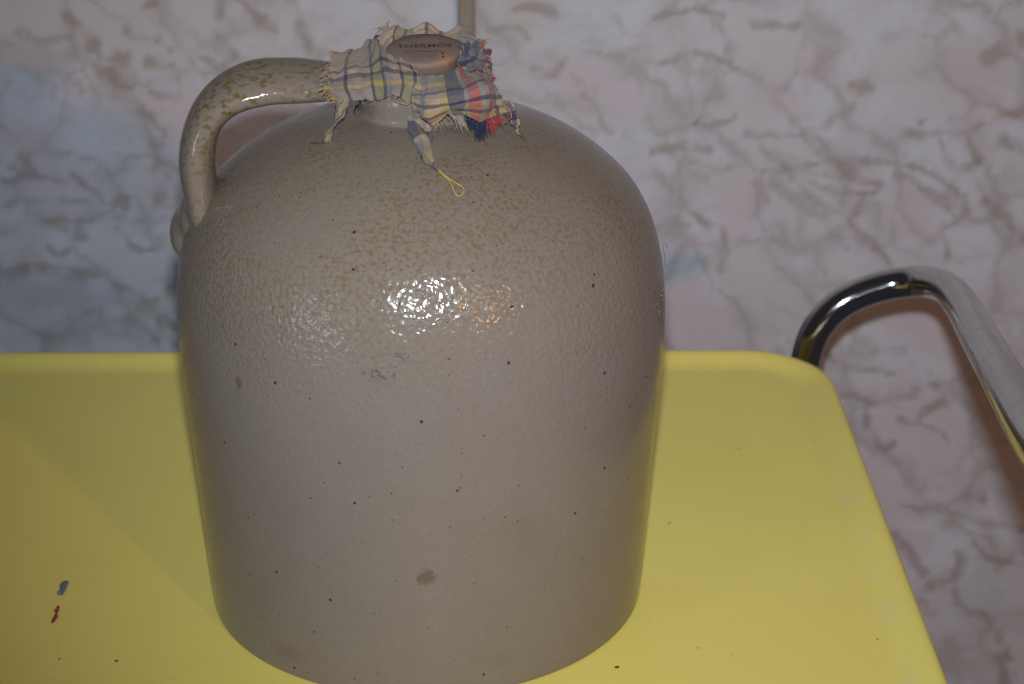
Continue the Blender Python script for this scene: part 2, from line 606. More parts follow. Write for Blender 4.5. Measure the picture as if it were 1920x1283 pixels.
# ------------------------------------------------------------------ wall with marbled print
WALL_Y = 0.52
BROWN = (0.335, 0.280, 0.250)
PINKB = (0.365, 0.295, 0.270)
GRYV = (0.385, 0.370, 0.375)
OLVV = (0.350, 0.305, 0.265)
VEINS = [
    (BROWN, 8, [(1232, 320), (1254, 347), (1292, 390), (1324, 417), (1351, 428), (1362, 466)]),
    (PINKB, 10, [(1503, 246), (1530, 282), (1563, 309), (1611, 336), (1649, 347)]),
    (BROWN, 11, [(1433, 287), (1465, 295), (1508, 311), (1573, 303), (1638, 303), (1693, 309), (1747, 325), (1790, 352), (1812, 390), (1801, 412)]),
    (PINKB, 12, [(1676, 325), (1725, 352), (1768, 379), (1795, 412), (1768, 433), (1736, 460)]),
    (PINKB, 14, [(1698, 255), (1747, 252), (1801, 249), (1839, 238), (1877, 217), (1920, 206), (1990, 190)]),
    (BROWN, 9, [(1763, 260), (1774, 292), (1795, 320), (1833, 303)]),
    (BROWN, 9, [(1812, 255), (1833, 292), (1812, 314)]),
    (OLVV, 22, [(1855, 108), (1888, 81), (1915, 70)]),
    (PINKB, 9, [(1573, 379), (1590, 412), (1622, 444), (1655, 477), (1665, 493)]),
    (BROWN, 8, [(1768, 439), (1774, 477), (1801, 488)]),
    (PINKB, 8, [(1590, 352), (1617, 368), (1600, 401)]),
    (GRYV, 15, [(1454, 347), (1487, 374), (1530, 401), (1563, 433), (1584, 466)]),
    (BROWN, 7, [(1500, 330), (1540, 352), (1590, 362), (1640, 362)]),
    (BROWN, 7, [(1470, 310), (1500, 350), (1540, 385), (1580, 400)]),
    (PINKB, 8, [(1416, 336), (1438, 374)]),
    (PINKB, 8, [(1465, 423), (1481, 455)]),
    (OLVV, 9, [(1303, 98), (1357, 114), (1395, 135), (1427, 146)]),
    (OLVV, 9, [(1232, 119), (1270, 108), (1286, 98)]),
    (BROWN, 8, [(1227, 33), (1270, 27), (1313, 16), (1351, 27)]),
    (OLVV, 9, [(1411, 51), (1454, 46), (1492, 49)]),
    (OLVV, 16, [(1600, 157), (1638, 168)]),
    (OLVV, 14, [(1227, 287), (1281, 276), (1324, 282)]),
    ((0.16, 0.15, 0.16), 6, [(1305, 234), (1309, 238)]),
    (PINKB, 6, [(1325, 238), (1360, 228), (1378, 214)]),
    (BROWN, 14, [(1850, 379), (1882, 401), (1915, 433), (1960, 460)]),
    (BROWN, 10, [(1877, 260), (1909, 282), (1950, 300)]),
    (GRYV, 13, [(1357, 471), (1357, 509)]),
    (BROWN, 7, [(1722, 226), (1729, 230)]),
    (GRYV, 8, [(1200, 412), (1227, 428), (1259, 412), (1290, 420)]),
    (GRYV, 8, [(1290, 300), (1340, 320), (1400, 310)]),
    (GRYV, 9, [(1400, 250), (1470, 255), (1530, 240), (1600, 200)]),
    (BROWN, 8, [(1640, 470), (1658, 486), (1671, 501)]),
    (BROWN, 10, [(1770, 460), (1773, 489)]),
    (BROWN, 8, [(1546, 663), (1574, 682), (1627, 691), (1677, 701)]),
    (GRYV, 10, [(1640, 657), (1702, 657)]),
    (BROWN, 8, [(1574, 738), (1608, 747), (1640, 760)]),
    (BROWN, 10, [(1745, 716), (1764, 732), (1770, 750), (1739, 769), (1720, 782)]),
    (BROWN, 9, [(1689, 788), (1714, 794), (1739, 800), (1764, 813), (1780, 835)]),
    (BROWN, 8, [(1627, 757), (1624, 788), (1633, 813), (1658, 844), (1674, 828)]),
    (BROWN, 12, [(1677, 1002), (1703, 1038), (1736, 1078)]),
    (BROWN, 14, [(1789, 1038), (1796, 1071), (1769, 1097), (1746, 1097)]),
    (BROWN, 14, [(1789, 1097), (1809, 1144), (1842, 1157), (1875, 1190), (1888, 1223), (1871, 1249), (1890, 1300)]),
    (BROWN, 15, [(1723, 1124), (1749, 1153)]),
    (BROWN, 9, [(1690, 946), (1730, 956), (1789, 965), (1855, 985), (1930, 990)]),
    (PINKB, 18, [(1822, 923), (1845, 933)]),
    (BROWN, 9, [(1830, 1020), (1860, 1050), (1920, 1060)]),
    (PINKB, 12, [(123, 27), (147, 47), (170, 67), (187, 80)]),
    (PINKB, 24, [(170, 85), (182, 105), (200, 112), (233, 113)]),
    (PINKB, 10, [(180, 120), (190, 143)]),
    (BROWN, 9, [(207, 133), (220, 157), (247, 167)]),
    (BROWN, 10, [(167, 3), (187, 13), (207, 27), (233, 33), (240, 47), (253, 63), (280, 73), (300, 77), (320, 97)]),
    (BROWN, 10, [(287, 3), (263, 17), (247, 33)]),
    (OLVV, 14, [(280, 115), (320, 125), (330, 140)]),
    (BROWN, 18, [(423, 0), (413, 20)]),
    (BROWN, 11, [(447, 0), (473, 23), (493, 40), (513, 60)]),
    (PINKB, 11, [(407, 60), (427, 87), (447, 103)]),
    (BROWN, 16, [(560, 50), (580, 67), (573, 100)]),
    (BROWN, 11, [(377, 113), (400, 123), (433, 130)]),
    (PINKB, 15, [(257, 190), (270, 213), (287, 230), (307, 247), (300, 263)]),
    (PINKB, 10, [(283, 170), (307, 177), (333, 183)]),
    (OLVV, 20, [(293, 277), (300, 300), (307, 327)]),
    (PINKB, 20, [(300, 353), (293, 377)]),
    (OLVV, 10, [(147, 160), (160, 170)]),
    (OLVV, 10, [(103, 163), (100, 180)]),
    (BROWN, 11, [(-60, 330), (0, 337), (33, 337), (67, 333), (127, 340)]),
    (PINKB, 22, [(30, 300), (50, 320), (67, 330)]),
    (BROWN, 10, [(137, 323), (167, 350), (193, 370), (213, 377), (233, 373), (237, 393)]),
    (PINKB, 15, [(65, 422), (94, 418), (137, 420), (150, 440)]),
    (OLVV, 8, [(143, 415), (175, 415)]),
    (GRYV, 9, [(215, 409), (256, 418), (312, 415)]),
    (BROWN, 14, [(218, 431), (237, 447), (262, 468), (287, 468), (306, 456)]),
    (OLVV, 12, [(87, 462), (106, 478), (125, 471)]),
    (BROWN, 13, [(-40, 530), (0, 515), (25, 506), (50, 506)]),
    (OLVV, 13, [(69, 500), (103, 503), (150, 509), (193, 521), (224, 540), (256, 559), (287, 565), (315, 543)]),
    (BROWN, 12, [(271, 574), (299, 593), (330, 615)]),
    (GRYV, 9, [(131, 599), (168, 590), (193, 587)]),
    (BROWN, 12, [(224, 602), (256, 602), (281, 621), (299, 652)]),
    ((0.23, 0.22, 0.24), 12, [(56, 627), (94, 634)]),
    (GRYV, 12, [(30, 60), (80, 75), (130, 70)]),
    (GRYV, 10, [(10, 380), (90, 372), (160, 380)]),
    (BROWN, 9, [(920, 60), (960, 50), (990, 70)]),
    (BROWN, 9, [(960, 20), (1000, 12), (1040, 25)]),
    (BROWN, 9, [(1090, 180), (1120, 210), (1140, 250)]),
    (OLVV, 8, [(1000, 130), (1030, 140), (1060, 110)]),
]
BLOBS = [  # printed soft clouds: colour, centre, radii, strength
    ((0.590, 0.475, 0.500), (1520, 115), (70, 60), 0.95), ((0.580, 0.470, 0.490), (1440, 195), (100, 42), 0.9),
    ((0.580, 0.480, 0.520), (1820, 175), (85, 70), 0.9), ((0.585, 0.480, 0.510), (1395, 395), (60, 75), 0.9),
    ((0.575, 0.465, 0.495), (1700, 400), (90, 62), 0.95), ((0.560, 0.480, 0.480), (1320, 190), (70, 30), 0.7),
    ((0.520, 0.500, 0.480), (1560, 500), (70, 40), 0.7), ((0.50, 0.51, 0.56), (1420, 590), (95, 45), 0.9),
    ((0.580, 0.480, 0.500), (1690, 740), (90, 45), 0.6), ((0.55, 0.46, 0.50), (1860, 560), (70, 60), 0.6),
    ((0.56, 0.47, 0.48), (60, 105), (130, 36), 0.9), ((0.56, 0.46, 0.48), (40, 265), (90, 50), 0.8),
    ((0.58, 0.47, 0.49), (430, 55), (45, 40), 0.8), ((0.50, 0.48, 0.50), (180, 320), (120, 40), 0.6),
    ((0.46, 0.48, 0.52), (70, 360), (120, 28), 0.8), ((0.40, 0.40, 0.44), (100, 560), (140, 40), 0.9),
    ((0.44, 0.44, 0.48), (60, 640), (120, 30), 0.8), ((0.56, 0.47, 0.49), (30, 440), (70, 30), 0.6),
    ((0.53, 0.49, 0.47), (960, 45), (90, 45), 0.8), ((0.53, 0.50, 0.48), (1270, 55), (90, 35), 0.7),
    ((0.50, 0.49, 0.52), (1620, 940), (90, 60), 0.6), ((0.45, 0.43, 0.47), (1860, 1180), (90, 90), 0.9),
    ((0.46, 0.45, 0.48), (1560, 430), (70, 50), 0.5), ((0.56, 0.47, 0.50), (600, 30), (60, 50), 0.5),
]


def build_wall():
    xs = np.concatenate([np.linspace(-1.6, -0.80, 12)[:-1], np.arange(-0.80, 1.0, 0.0023), np.linspace(1.003, 1.7, 12)])
    zs = np.concatenate([np.linspace(-0.95, -0.60, 8)[:-1], np.arange(-0.60, 0.50, 0.0023), np.linspace(0.503, 1.1, 12)])
    X, Z = np.meshgrid(xs, zs)
    # printed pattern is laid out in print units (pixels of the photograph on this plane)
    d = np.stack([X - CAM[0], np.full_like(X, WALL_Y - CAM[1]), Z - CAM[2]], -1)
    dep = d @ FW
    PX = 960 + FPX * (d @ RT) / dep
    PY = 641.5 - FPX * (d @ UP) / dep
    wx = PX + 16 * vnoise(PX, PY, 1 / 55, 3, 3) + 5 * vnoise(PX, PY, 1 / 14, 9, 2)
    wy = PY + 16 * vnoise(PX, PY, 1 / 55, 5, 3) + 5 * vnoise(PX, PY, 1 / 14, 11, 2)
    base = np.array([0.592, 0.608, 0.672])
    C = np.broadcast_to(base, X.shape + (3,)).copy()

    def lay(col, m):
        nonlocal C
        C = C * (1 - m[..., None]) + np.array(col) * m[..., None]

    def sm(a, lo, hi):
        t = np.clip((a - lo) / (hi - lo), 0, 1)
        return t * t * (3 - 2 * t)

    # soft clouds everywhere
    lay((0.53, 0.52, 0.55), 0.75 * sm(vnoise(PX, PY * 1.6, 1 / 150, 21, 4), -0.05, 0.5))
    lay((0.555, 0.52, 0.50), 0.6 * sm(vnoise(PX, PY * 1.4, 1 / 110, 25, 4), 0.02, 0.45))
    lay((0.47, 0.47, 0.50), 0.5 * sm(vnoise(PX + PY, PY * 2.2 - PX * 0.4, 1 / 60, 27, 4, 0.6), 0.12, 0.5))
    for col, c, r, s in BLOBS:
        q = np.sqrt(((wx - c[0]) / r[0]) ** 2 + ((wy - c[1]) / r[1]) ** 2)
        q = q + 0.35 * vnoise(PX, PY, 1 / 34, 29, 3)
        lay(col, 0.62 * s * (1 - sm(q, 0.35, 1.2)))
    # brecciated print: angular patches of slightly different tint joined by a web of tan-grey veins
    def web(qx, qy, cell, seed):
        g = np.random.default_rng(seed)
        jx, jy, jt = g.random((128, 128)), g.random((128, 128)), g.random((128, 128, 3))
        cxx, cyy = np.floor(qx / cell).astype(int), np.floor(qy / cell).astype(int)
        d1 = np.full(qx.shape, 1e9)
        d2 = np.full(qx.shape, 1e9)
        tint = np.zeros(qx.shape + (3,))
        for dx in (-1, 0, 1):
            for dy in (-1, 0, 1):
                ix, iy = (cxx + dx) % 128, (cyy + dy) % 128
                d = np.hypot((cxx + dx + jx[ix, iy]) * cell - qx, (cyy + dy + jy[ix, iy]) * cell - qy)
                nr = d < d1
                d2 = np.where(nr, d1, np.minimum(d2, d))
                tint = np.where(nr[..., None], jt[ix, iy], tint)
                d1 = np.where(nr, d, d1)
        return d2 - d1, tint

    ux = PX + 34 * vnoise(PX, PY, 1 / 70, 141, 4, 0.55) + 5 * vnoise(PX, PY, 1 / 12, 143, 2)
    uy = PY + 30 * vnoise(PX, PY, 1 / 70, 145, 4, 0.55) + 5 * vnoise(PX, PY, 1 / 12, 147, 2)
    qx, qy = ux * 0.86 + uy * 0.50, (uy * 0.86 - ux * 0.50) * 1.55
    for cell, sd, wd, st, colr in ((205, 151, 19, 0.86, (0.350, 0.305, 0.290)), (96, 161, 11, 0.58, (0.385, 0.350, 0.340))):
        e, tint = web(qx, qy, cell, sd)
        if cell == 205:
            pk = sm(tint[..., 0], 0.55, 0.75)[..., None] * 0.75 * sm(e, 5, 60)[..., None]
            C = C * (1 - pk) + np.array((0.575, 0.518, 0.555)) * pk
            cr = sm(tint[..., 1], 0.55, 0.75)[..., None] * 0.75 * sm(e, 5, 60)[..., None]
            C = C * (1 - cr) + np.array((0.562, 0.558, 0.578)) * cr
        wl = wd * np.clip(0.75 + 1.5 * vnoise(PX, PY, 1 / 40, sd + 2, 3), 0.12, 2.3)
        gate = sm(vnoise(PX, PY, 1 / 120, sd + 3, 2), -0.35 if cell == 205 else -0.05, 0.20 if cell == 205 else 0.35)
        lay(colr, st * gate * (1 - sm(e, wl * 0.2, wl * 1.1 + 2)))
        lay((0.465, 0.440, 0.450), 0.58 * gate * (1 - sm(e, wl, wl * 3.4 + 10)))
    mott = vnoise(PX, PY, 1 / 11, 53, 3, 0.65)
    lay((0.44, 0.39, 0.35), 0.35 * sm(mott, 0.22, 0.55) * sm(vnoise(PX, PY, 1 / 90, 55, 2), 0.0, 0.4))
    wmod = np.clip(1.0 + 1.5 * vnoise(PX, PY, 1 / 26, 61, 3), 0.25, 2.2)
    amod = 0.30 + 0.62 * sm(vnoise(PX, PY, 1 / 26, 63, 3), -0.45, 0.25)
    # traced veins are warped a little and swell and thin out along their run
    vx = PX + 8 * vnoise(PX, PY, 1 / 30, 71, 3) + 4 * vnoise(PX, PY, 1 / 9, 75, 2)
    vy = PY + 8 * vnoise(PX, PY, 1 / 30, 73, 3) + 4 * vnoise(PX, PY, 1 / 9, 77, 2)
    for col, w, pts in VEINS:
        pts = np.array(pts, float)
        if len(pts) > 2:
            pts = spline(pts, 4 * len(pts))
        lo, hi = pts.min(0) - 40, pts.max(0) + 40
        sel = (PX > lo[0]) & (PX < hi[0]) & (PY > lo[1]) & (PY < hi[1])
        if not sel.any():
            continue
        x, y = vx[sel], vy[sel]
        dm = np.full(x.shape, 1e9)
        for a, b in zip(pts[:-1], pts[1:]):
            ab = b - a
            t = np.clip(((x - a[0]) * ab[0] + (y - a[1]) * ab[1]) / (ab @ ab + 1e-9), 0, 1)
            dm = np.minimum(dm, np.hypot(x - a[0] - t * ab[0], y - a[1] - t * ab[1]))
        hw = w * 0.62 * wmod[sel]
        m = np.zeros(X.shape)
        m[sel] = 0.86 * amod[sel] * (1 - sm(dm, hw * 0.35, hw * 1.45 + 2.5))
        lay(col, m)
    C = C * np.array((0.95, 0.96, 0.98))
    ny, nx = X.shape
    V = np.stack([X, np.full_like(X, WALL_Y), Z], -1).reshape(-1, 3)
    i = (np.arange(ny - 1)[:, None] * nx + np.arange(nx - 1)[None]).reshape(-1)
    F = np.stack([i, i + 1, i + nx + 1, i + nx], 1)
    me = bpy.data.meshes.new('wall')
    me.vertices.add(len(V))
    me.vertices.foreach_set('co', V.ravel())
    me.loops.add(F.size)
    me.loops.foreach_set('vertex_index', F.ravel())
    me.polygons.add(len(F))
    me.polygons.foreach_set('loop_start', np.arange(0, F.size, 4))
    me.polygons.foreach_set('loop_total', np.full(len(F), 4))
    me.update(calc_edges=True)
    at = me.color_attributes.new('marble', 'FLOAT_COLOR', 'POINT')
    at.data.foreach_set('color', np.concatenate([C, np.ones(C.shape[:2] + (1,))], -1).reshape(-1).astype(np.float32))
    o = obj('wall', me, MAT_WALL)
    o['kind'] = 'structure'
    return o


build_wall()

# trim strip covering the panel joint
p0 = at_y(857, 20, WALL_Y)[0]
p1 = at_y(892, 20, WALL_Y)[0]
bm = bmesh.new()
bmesh.ops.create_cube(bm, size=1.0, matrix=Matrix.Translation(((p0 + p1) / 2, WALL_Y - 0.0035, 0.05)) @ Matrix.Diagonal((p1 - p0, 0.007, 1.9, 1)))
bmesh.ops.bevel(bm, geom=[e for e in bm.edges if abs(e.verts[0].co.z - e.verts[1].co.z) > 1], offset=0.0022, segments=3, affect='EDGES')
me = bpy.data.meshes.new('trim_strip')
bm.to_mesh(me)
bm.free()
o = obj('trim_strip', me, MAT_TRIM, smooth=False)
o['label'] = 'narrow taupe trim strip running up the marbled wall behind the jug'
o['category'] = 'wall trim'

# ------------------------------------------------------------------ yellow enamel table
TX0, TX1, TY0, TY1 = -0.52, 0.2335, -0.36, 0.2720
TROT = math.radians(0.5)
table = thing('utility_table', 'yellow enamel table top with raised rim and chrome tube handle', 'table', (0.0, 0.0, 0.0))


def rrect(inset, z, rad=0.052, n=14):
    r = max(rad - inset, 0.004)
    x0, x1, y0, y1 = TX0 + inset, TX1 - inset, TY0 + inset, TY1 - inset
    pts = []
    for cx, cy, a0 in ((x1 - r, y1 - r, 0), (x0 + r, y1 - r, 90), (x0 + r, y0 + r, 180), (x1 - r, y0 + r, 270)):
        for k in range(n + 1):
            a = math.radians(a0 + 90 * k / n)
            pts.append((cx + r * math.cos(a), cy + r * math.sin(a), z))
    return pts


tray_prof = [(0.012, -0.0235), (0.004, -0.0235), (0.0012, -0.0222), (0.0, -0.019), (0.0, 0.0010), (0.0004, 0.0030), (0.0016, 0.0046), (0.0034, 0.0053),
             (0.0056, 0.0051), (0.0085, 0.0042), (0.0115, 0.0030), (0.0145, 0.0018), (0.0175, 0.0009), (0.0205, 0.0003), (0.0235, 0.0)]
V, F = [], []
for ins, z in tray_prof:
    V += rrect(ins, z)
R_ = len(rrect(0, 0))
for i in range(len(tray_prof) - 1):
    for j in range(R_):
        k = (j + 1) % R_
        F.append((i * R_ + j, i * R_ + k, (i + 1) * R_ + k, (i + 1) * R_ + j))
F.append(tuple((len(tray_prof) - 1) * R_ + j for j in range(R_)))
ca, sa = math.cos(TROT), math.sin(TROT)
PIV = (0.2335, 0.05)
V = [(PIV[0] + (x - PIV[0]) * ca - (y - PIV[1]) * sa, PIV[1] + (x - PIV[0]) * sa + (y - PIV[1]) * ca, z) for x, y, z in V]
me = mesh_from('tray_top', V, F)
tray = obj('tray_top', me, MAT_ENAMEL, table)
tray['label'] = 'yellow enamel tray top with worn raised rim'

# chrome tube: rises behind the back corner, bends and runs forward past the right side
tp = [np.array((0.2185, 0.290, -0.62)), np.array((0.2185, 0.290, -0.30)), np.array((0.2185, 0.290, -0.08)), at_y(1513, 668, 0.289), at_y(1527, 622, 0.289), at_y(1562, 578, 0.290),
      at_y(1622, 546, 0.292), at_y(1682, 531, 0.293), at_y(1732, 527, 0.284), at_y(1776, 541, 0.243), at_y(1805, 575, 0.165),
      at_y(1838, 634, 0.050), at_y(1880, 708, -0.050), at_y(1960, 850, -0.165)]
end = tp[-1]
tp += [end + np.array((0.004, -0.030, 0.008)), end + np.array((0.010, -0.055, 0.010))]
path = spline(tp, 1200)
arc = np.concatenate([[0], np.cumsum(np.linalg.norm(np.diff(path, axis=0), axis=1))])
tt = np.linspace(0, arc[-1], 420)
path = np.stack([np.interp(tt, arc, path[:, k]) for k in range(3)], 1)
ker = np.exp(-(np.arange(-9, 10) / 4.0) ** 2)
ker /= ker.sum()
path = np.stack([np.convolve(np.pad(path[:, k], 9, mode='reflect', reflect_type='odd'), ker, 'valid') for k in range(3)], 1)
V, F = tube_geo(path, 0.0096, 28)
handle_tube = obj('handle_tube', mesh_from('handle_tube', V, F), MAT_CHROME, table)
handle_tube['label'] = 'bent chrome tube rising beside the yellow top'


def flat_mark(name, px_pts, mat, h=0.0006, label=None):
    pts = spline([at_z(x, y, 0.0)[:2] for x, y in px_pts], 4 * len(px_pts), closed=True)
    n = len(pts)
    c = pts.mean(0)
    V = [(x, y, 0.00005) for x, y in pts] + [(c[0] + (x - c[0]) * 0.8, c[1] + (y - c[1]) * 0.8, h * (0.7 + 0.5 * random.random())) for x, y in pts]
    F = [(i, (i + 1) % n, n + (i + 1) % n, n + i) for i in range(n)] + [tuple(range(n, 2 * n))]
    m = obj(name, mesh_from(name, V, F), mat, table)
    if label:
        m['label'] = label
    return m


flat_mark('paint_mark', [(121, 1089), (129, 1091), (126, 1100), (121, 1112), (114, 1117), (106, 1114), (112, 1107), (112, 1097)], MAT_BLUEP, label='slate blue paint smear on the yellow top')
flat_mark('paint_mark', [(107, 1136), (112, 1137), (110, 1146), (107, 1152), (109, 1156), (104, 1164), (97, 1170), (96, 1167), (101, 1158), (104, 1151), (101, 1143), (105, 1143)], MAT_REDP, label='crimson paint smear on the yellow top')


def crumb(px, py, r, squash=1.0):
    P = at_z(px, py, 0.0)
    bm = bmesh.new()
    bmesh.ops.create_icosphere(bm, subdivisions=2, radius=r)
    for v in bm.verts:
        v.co *= 1 + 0.35 * random.uniform(-1, 1)
        v.co.x *= squash
        v.co.z *= 0.55
    me = bpy.data.meshes.new('speck')
    bm.to_mesh(me)
    bm.free()
    o = obj('speck', me, MAT_CRUMB, table)
    o.location = (P[0], P[1], r * 0.25)
    return o


for a in ((1157, 1252, 0.0009, 1.2), (218, 1240, 0.0006, 1.6), (111, 1236, 0.0004, 1.3), (1255, 981, 0.0004, 1.8), (1385, 841, 0.0003, 2.4), (1528, 830, 0.0003, 1.0),
          (1510, 988, 0.0003, 1.0), (1372, 1228, 0.0003, 1.0), (1645, 1199, 0.0004, 1.0), (1518, 728, 0.0003, 1.0)):
    crumb(*a)

# ------------------------------------------------------------------ stoneware jug
jug = thing('stoneware_jug', 'grey-tan salt glazed stoneware jug with strap handle on yellow table', 'jug', (0, 0, 0))
V, F = lathe(PROF, 192, 0.0012)
obj('body', mesh_from('body', V, F), MAT_JUG, jug)
neck_prof = spline([(0.0300, 0.2345), (0.0282, 0.2371), (0.0268, 0.2378), (0.0261, 0.2398), (0.0262, 0.2428), (0.0264, 0.2460), (0.0258, 0.2488), (0.0238, 0.2500),
                    (0.0205, 0.2502), (0.0178, 0.2488), (0.0168, 0.2440), (0.0168, 0.2300)], 50)
V, F = lathe(neck_prof, 96, 0.004, cap=False)
obj('neck', mesh_from('neck', V, F), MAT_JUG, jug)

# strap handle in a radial plane turned a little towards the viewer
AZ = math.radians(8)
hd = np.array([-math.cos(AZ), -math.sin(AZ), 0])
hn = np.array([-math.sin(AZ), math.cos(AZ), 0])       # across the strap


def on_handle_plane(px, py, off=0.0):
    d = ray(px, py)
    t = (off - CAM @ hn) / (d @ hn)
    return CAM + d * t


hp = [on_handle_plane(*q) for q in ((700, 158), (655, 154), (600, 152), (540, 151), (484, 155), (432, 174), (393, 210), (374, 258), (370, 310), (377, 360), (386, 402))]
hp.append(hp[-1] + np.array((0.012, -0.002, -0.017)))
hpath = spline(hp, 90)
s_ = np.linspace(0, 1, 90)
half_t = np.interp(s_, [0, 0.15, 0.5, 0.72, 0.86, 1.0], [0.0062, 0.0070, 0.0074, 0.0082, 0.0074, 0.0045])
half_w = np.interp(s_, [0, 0.14, 0.24, 0.35, 0.6, 0.82, 1.0], [0.0110, 0.0120, 0.0155, 0.0162, 0.0172, 0.0195, 0.0210])
# superelliptic strap section: flat outside with rounded edges
T = np.gradient(hpath, axis=0)
T /= np.linalg.norm(T, axis=1)[:, None]
NRM = np.cross(T, hn)
SEG = 36
th = np.linspace(0, 2 * np.pi, SEG, endpoint=False)
cx = np.sign(np.cos(th)) * np.abs(np.cos(th)) ** 0.9
cy = np.sign(np.sin(th)) * np.abs(np.sin(th)) ** 1.0
roll = np.radians(np.interp(s_, [0, 0.38, 0.58, 1.0], [-15, -15, 0, 4]))[:, None]
ACR = hn[None] * np.cos(roll) + NRM * np.sin(roll)
NRM = NRM * np.cos(roll) - hn[None] * np.sin(roll)
V = (hpath[:, None] + NRM[:, None] * (half_t[:, None] * cy)[..., None] + ACR[:, None] * (half_w[:, None] * cx)[..., None]).reshape(-1, 3)
F = []
for i in range(89):
    for j in range(SEG):
        k = (j + 1) % SEG
        F.append((i * SEG + j, i * SEG + k, (i + 1) * SEG + k, (i + 1) * SEG + j))
F += [tuple(range(SEG - 1, -1, -1)), tuple(89 * SEG + j for j in range(SEG))]
geos = [(V, F)]
# pressed lump where the strap ends on the shoulder


def ellipsoid(c, rad, rot=None, sub=4):
    bm = bmesh.new()
    bmesh.ops.create_icosphere(bm, subdivisions=sub, radius=1.0)
    M = Matrix.Translation(Vector(c)) @ (rot.to_4x4() if rot else Matrix.Identity(4)) @ Matrix.Diagonal((*rad, 1))
    bm.transform(M)
    V = np.array([v.co[:] for v in bm.verts])
    F = [tuple(v.index for v in f.verts) for f in bm.faces]
    bm.free()
    return V, F


lump = at_y(360, 430, 0.008)
geos.append(ellipsoid(lump, (0.0098, 0.022, 0.0130)))
geos.append(ellipsoid(lump + np.array((0.005, -0.010, 0.010)), (0.0085, 0.018, 0.0145)))
V, F = merge(geos)
hobj = obj('handle', mesh_from('handle', V, F), MAT_HANDLE, jug)
rm = hobj.modifiers.new('fuse', 'REMESH')
rm.mode = 'VOXEL'
rm.voxel_size = 0.0011
rm.use_smooth_shade = True
smm = hobj.modifiers.new('soften', 'SMOOTH')
smm.factor = 0.6
smm.iterations = 26

# dust fibre clinging to the right side of the jug
fib = spline([at_y(1247, 500, 0.0), at_y(1246, 478, 0.0), at_y(1242, 463, 0.0), at_y(1246, 456, 0.0), at_y(1250, 459, 0.0), at_y(1249, 465, 0.0)], 30)
V, F = tube_geo(fib, 0.00022, 6)
o = obj('lint_fibre', mesh_from('lint_fibre', V, F), MAT_LINT)
o['label'] = 'tiny curled grey lint fibre clinging to the right edge of the jug'
o['category'] = 'lint'

# ------------------------------------------------------------------ stopper
sc_ = at_y(795, 92, 0.0)
stop = thing('stopper', 'round brown stopper lettered THERMOS, pushed into the jug through plaid cloth', 'stopper', tuple(sc_))
stop.rotation_euler = (math.radians(9), math.radians(-1.5), 0)
sp = [(0.0, 0.0006), (0.010, 0.0006), (0.0155, 0.0005), (0.0163, 0.0000), (0.0167, -0.0012), (0.0163, -0.0045), (0.0152, -0.0085), (0.0142, -0.0120), (0.0132, -0.0180), (0.0122, -0.0240), (0.0, -0.0242)]
SS = 72
th = np.linspace(0, 2 * np.pi, SS, endpoint=False)
V = []
for r, z in sp:
    w = 1 + 0.012 * np.sin(3 * th + 200 * z) + 0.008 * np.sin(7 * th)
    V.append(np.stack([max(r, 1e-5) * w * np.cos(th), max(r, 1e-5) * w * np.sin(th), np.full(SS, z)], 1))
V = np.concatenate(V)
F = [(i * SS + j, i * SS + (j + 1) % SS, (i + 1) * SS + (j + 1) % SS, (i + 1) * SS + j)[::-1] for i in range(len(sp) - 1) for j in range(SS)]


def local(name, mesh, mat, parent, smooth=True):
    o = bpy.data.objects.new(name, mesh)
    COL.objects.link(o)
    mesh.materials.append(mat)
    if smooth:
        mesh.polygons.foreach_set('use_smooth', [True] * len(mesh.polygons))
    o.parent = parent
    return o


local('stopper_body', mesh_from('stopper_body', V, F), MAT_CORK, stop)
fc = bpy.data.curves.new('lettering', 'FONT')
fc.body = 'THERMOS'
fc.align_x = 'CENTER'
fc.align_y = 'CENTER'
fc.size = 0.0051
fc.space_character = 1.06
fc.extrude = 0.0001
fc.offset = 0.00009
to = bpy.data.objects.new('tmp_text', fc)
COL.objects.link(to)
bpy.context.view_layer.update()
tm = bpy.data.meshes.new_from_object(to.evaluated_get(bpy.context.evaluated_depsgraph_get()))
bpy.data.objects.remove(to)
tm.name = 'lettering'
lt = local('lettering', tm, MAT_INK, stop, smooth=False)
lt.location = (0.0002, 0.0016, 0.00065)
# worn second line: only broken strokes survive
gs = []
for k in range(22):
    x = -0.0078 + k * 0.00072 + random.uniform(-1, 1) * 0.0001
    if random.random() < 0.12:
        continue
    hgt = random.uniform(0.0006, 0.0016)
    wd = random.uniform(0.0002, 0.0005)
    y = -0.0047 + random.uniform(-1, 1) * 0.00025
    v = [(x, y, 0.0006), (x + wd, y, 0.0006), (x + wd, y + hgt, 0.0006), (x, y + hgt, 0.0006)]
    v += [(a, b, c + 0.00012) for a, b, c in v]
    gs.append((np.array(v), [(3, 2, 1, 0), (4, 5, 6, 7), (0, 1, 5, 4), (1, 2, 6, 5), (2, 3, 7, 6), (3, 0, 4, 7)]))
V, F = merge(gs)
wl = local('worn_lettering', mesh_from('worn_lettering', V, F), MAT_INK, stop, smooth=False)
for x, y, z, rx, ry in ((-0.0030, 0.0120, 0.0004, 0.0004, 0.0012), (0.0082, -0.0062, 0.0004, 0.0005, 0.0013), (0.0085, -0.0098, 0.0003, 0.0006, 0.0011), (0.0050, -0.0150, -0.0028, 0.0009, 0.0009), (-0.0050, -0.0140, -0.0030, 0.0006, 0.0005)):
    v, f = ellipsoid((x, y, z), (rx, ry, 0.0005), sub=2)
    v = v + RNG.normal(0, 0.00008, v.shape)
    local('pit', mesh_from('pit', v, f), MAT_PIT, stop)

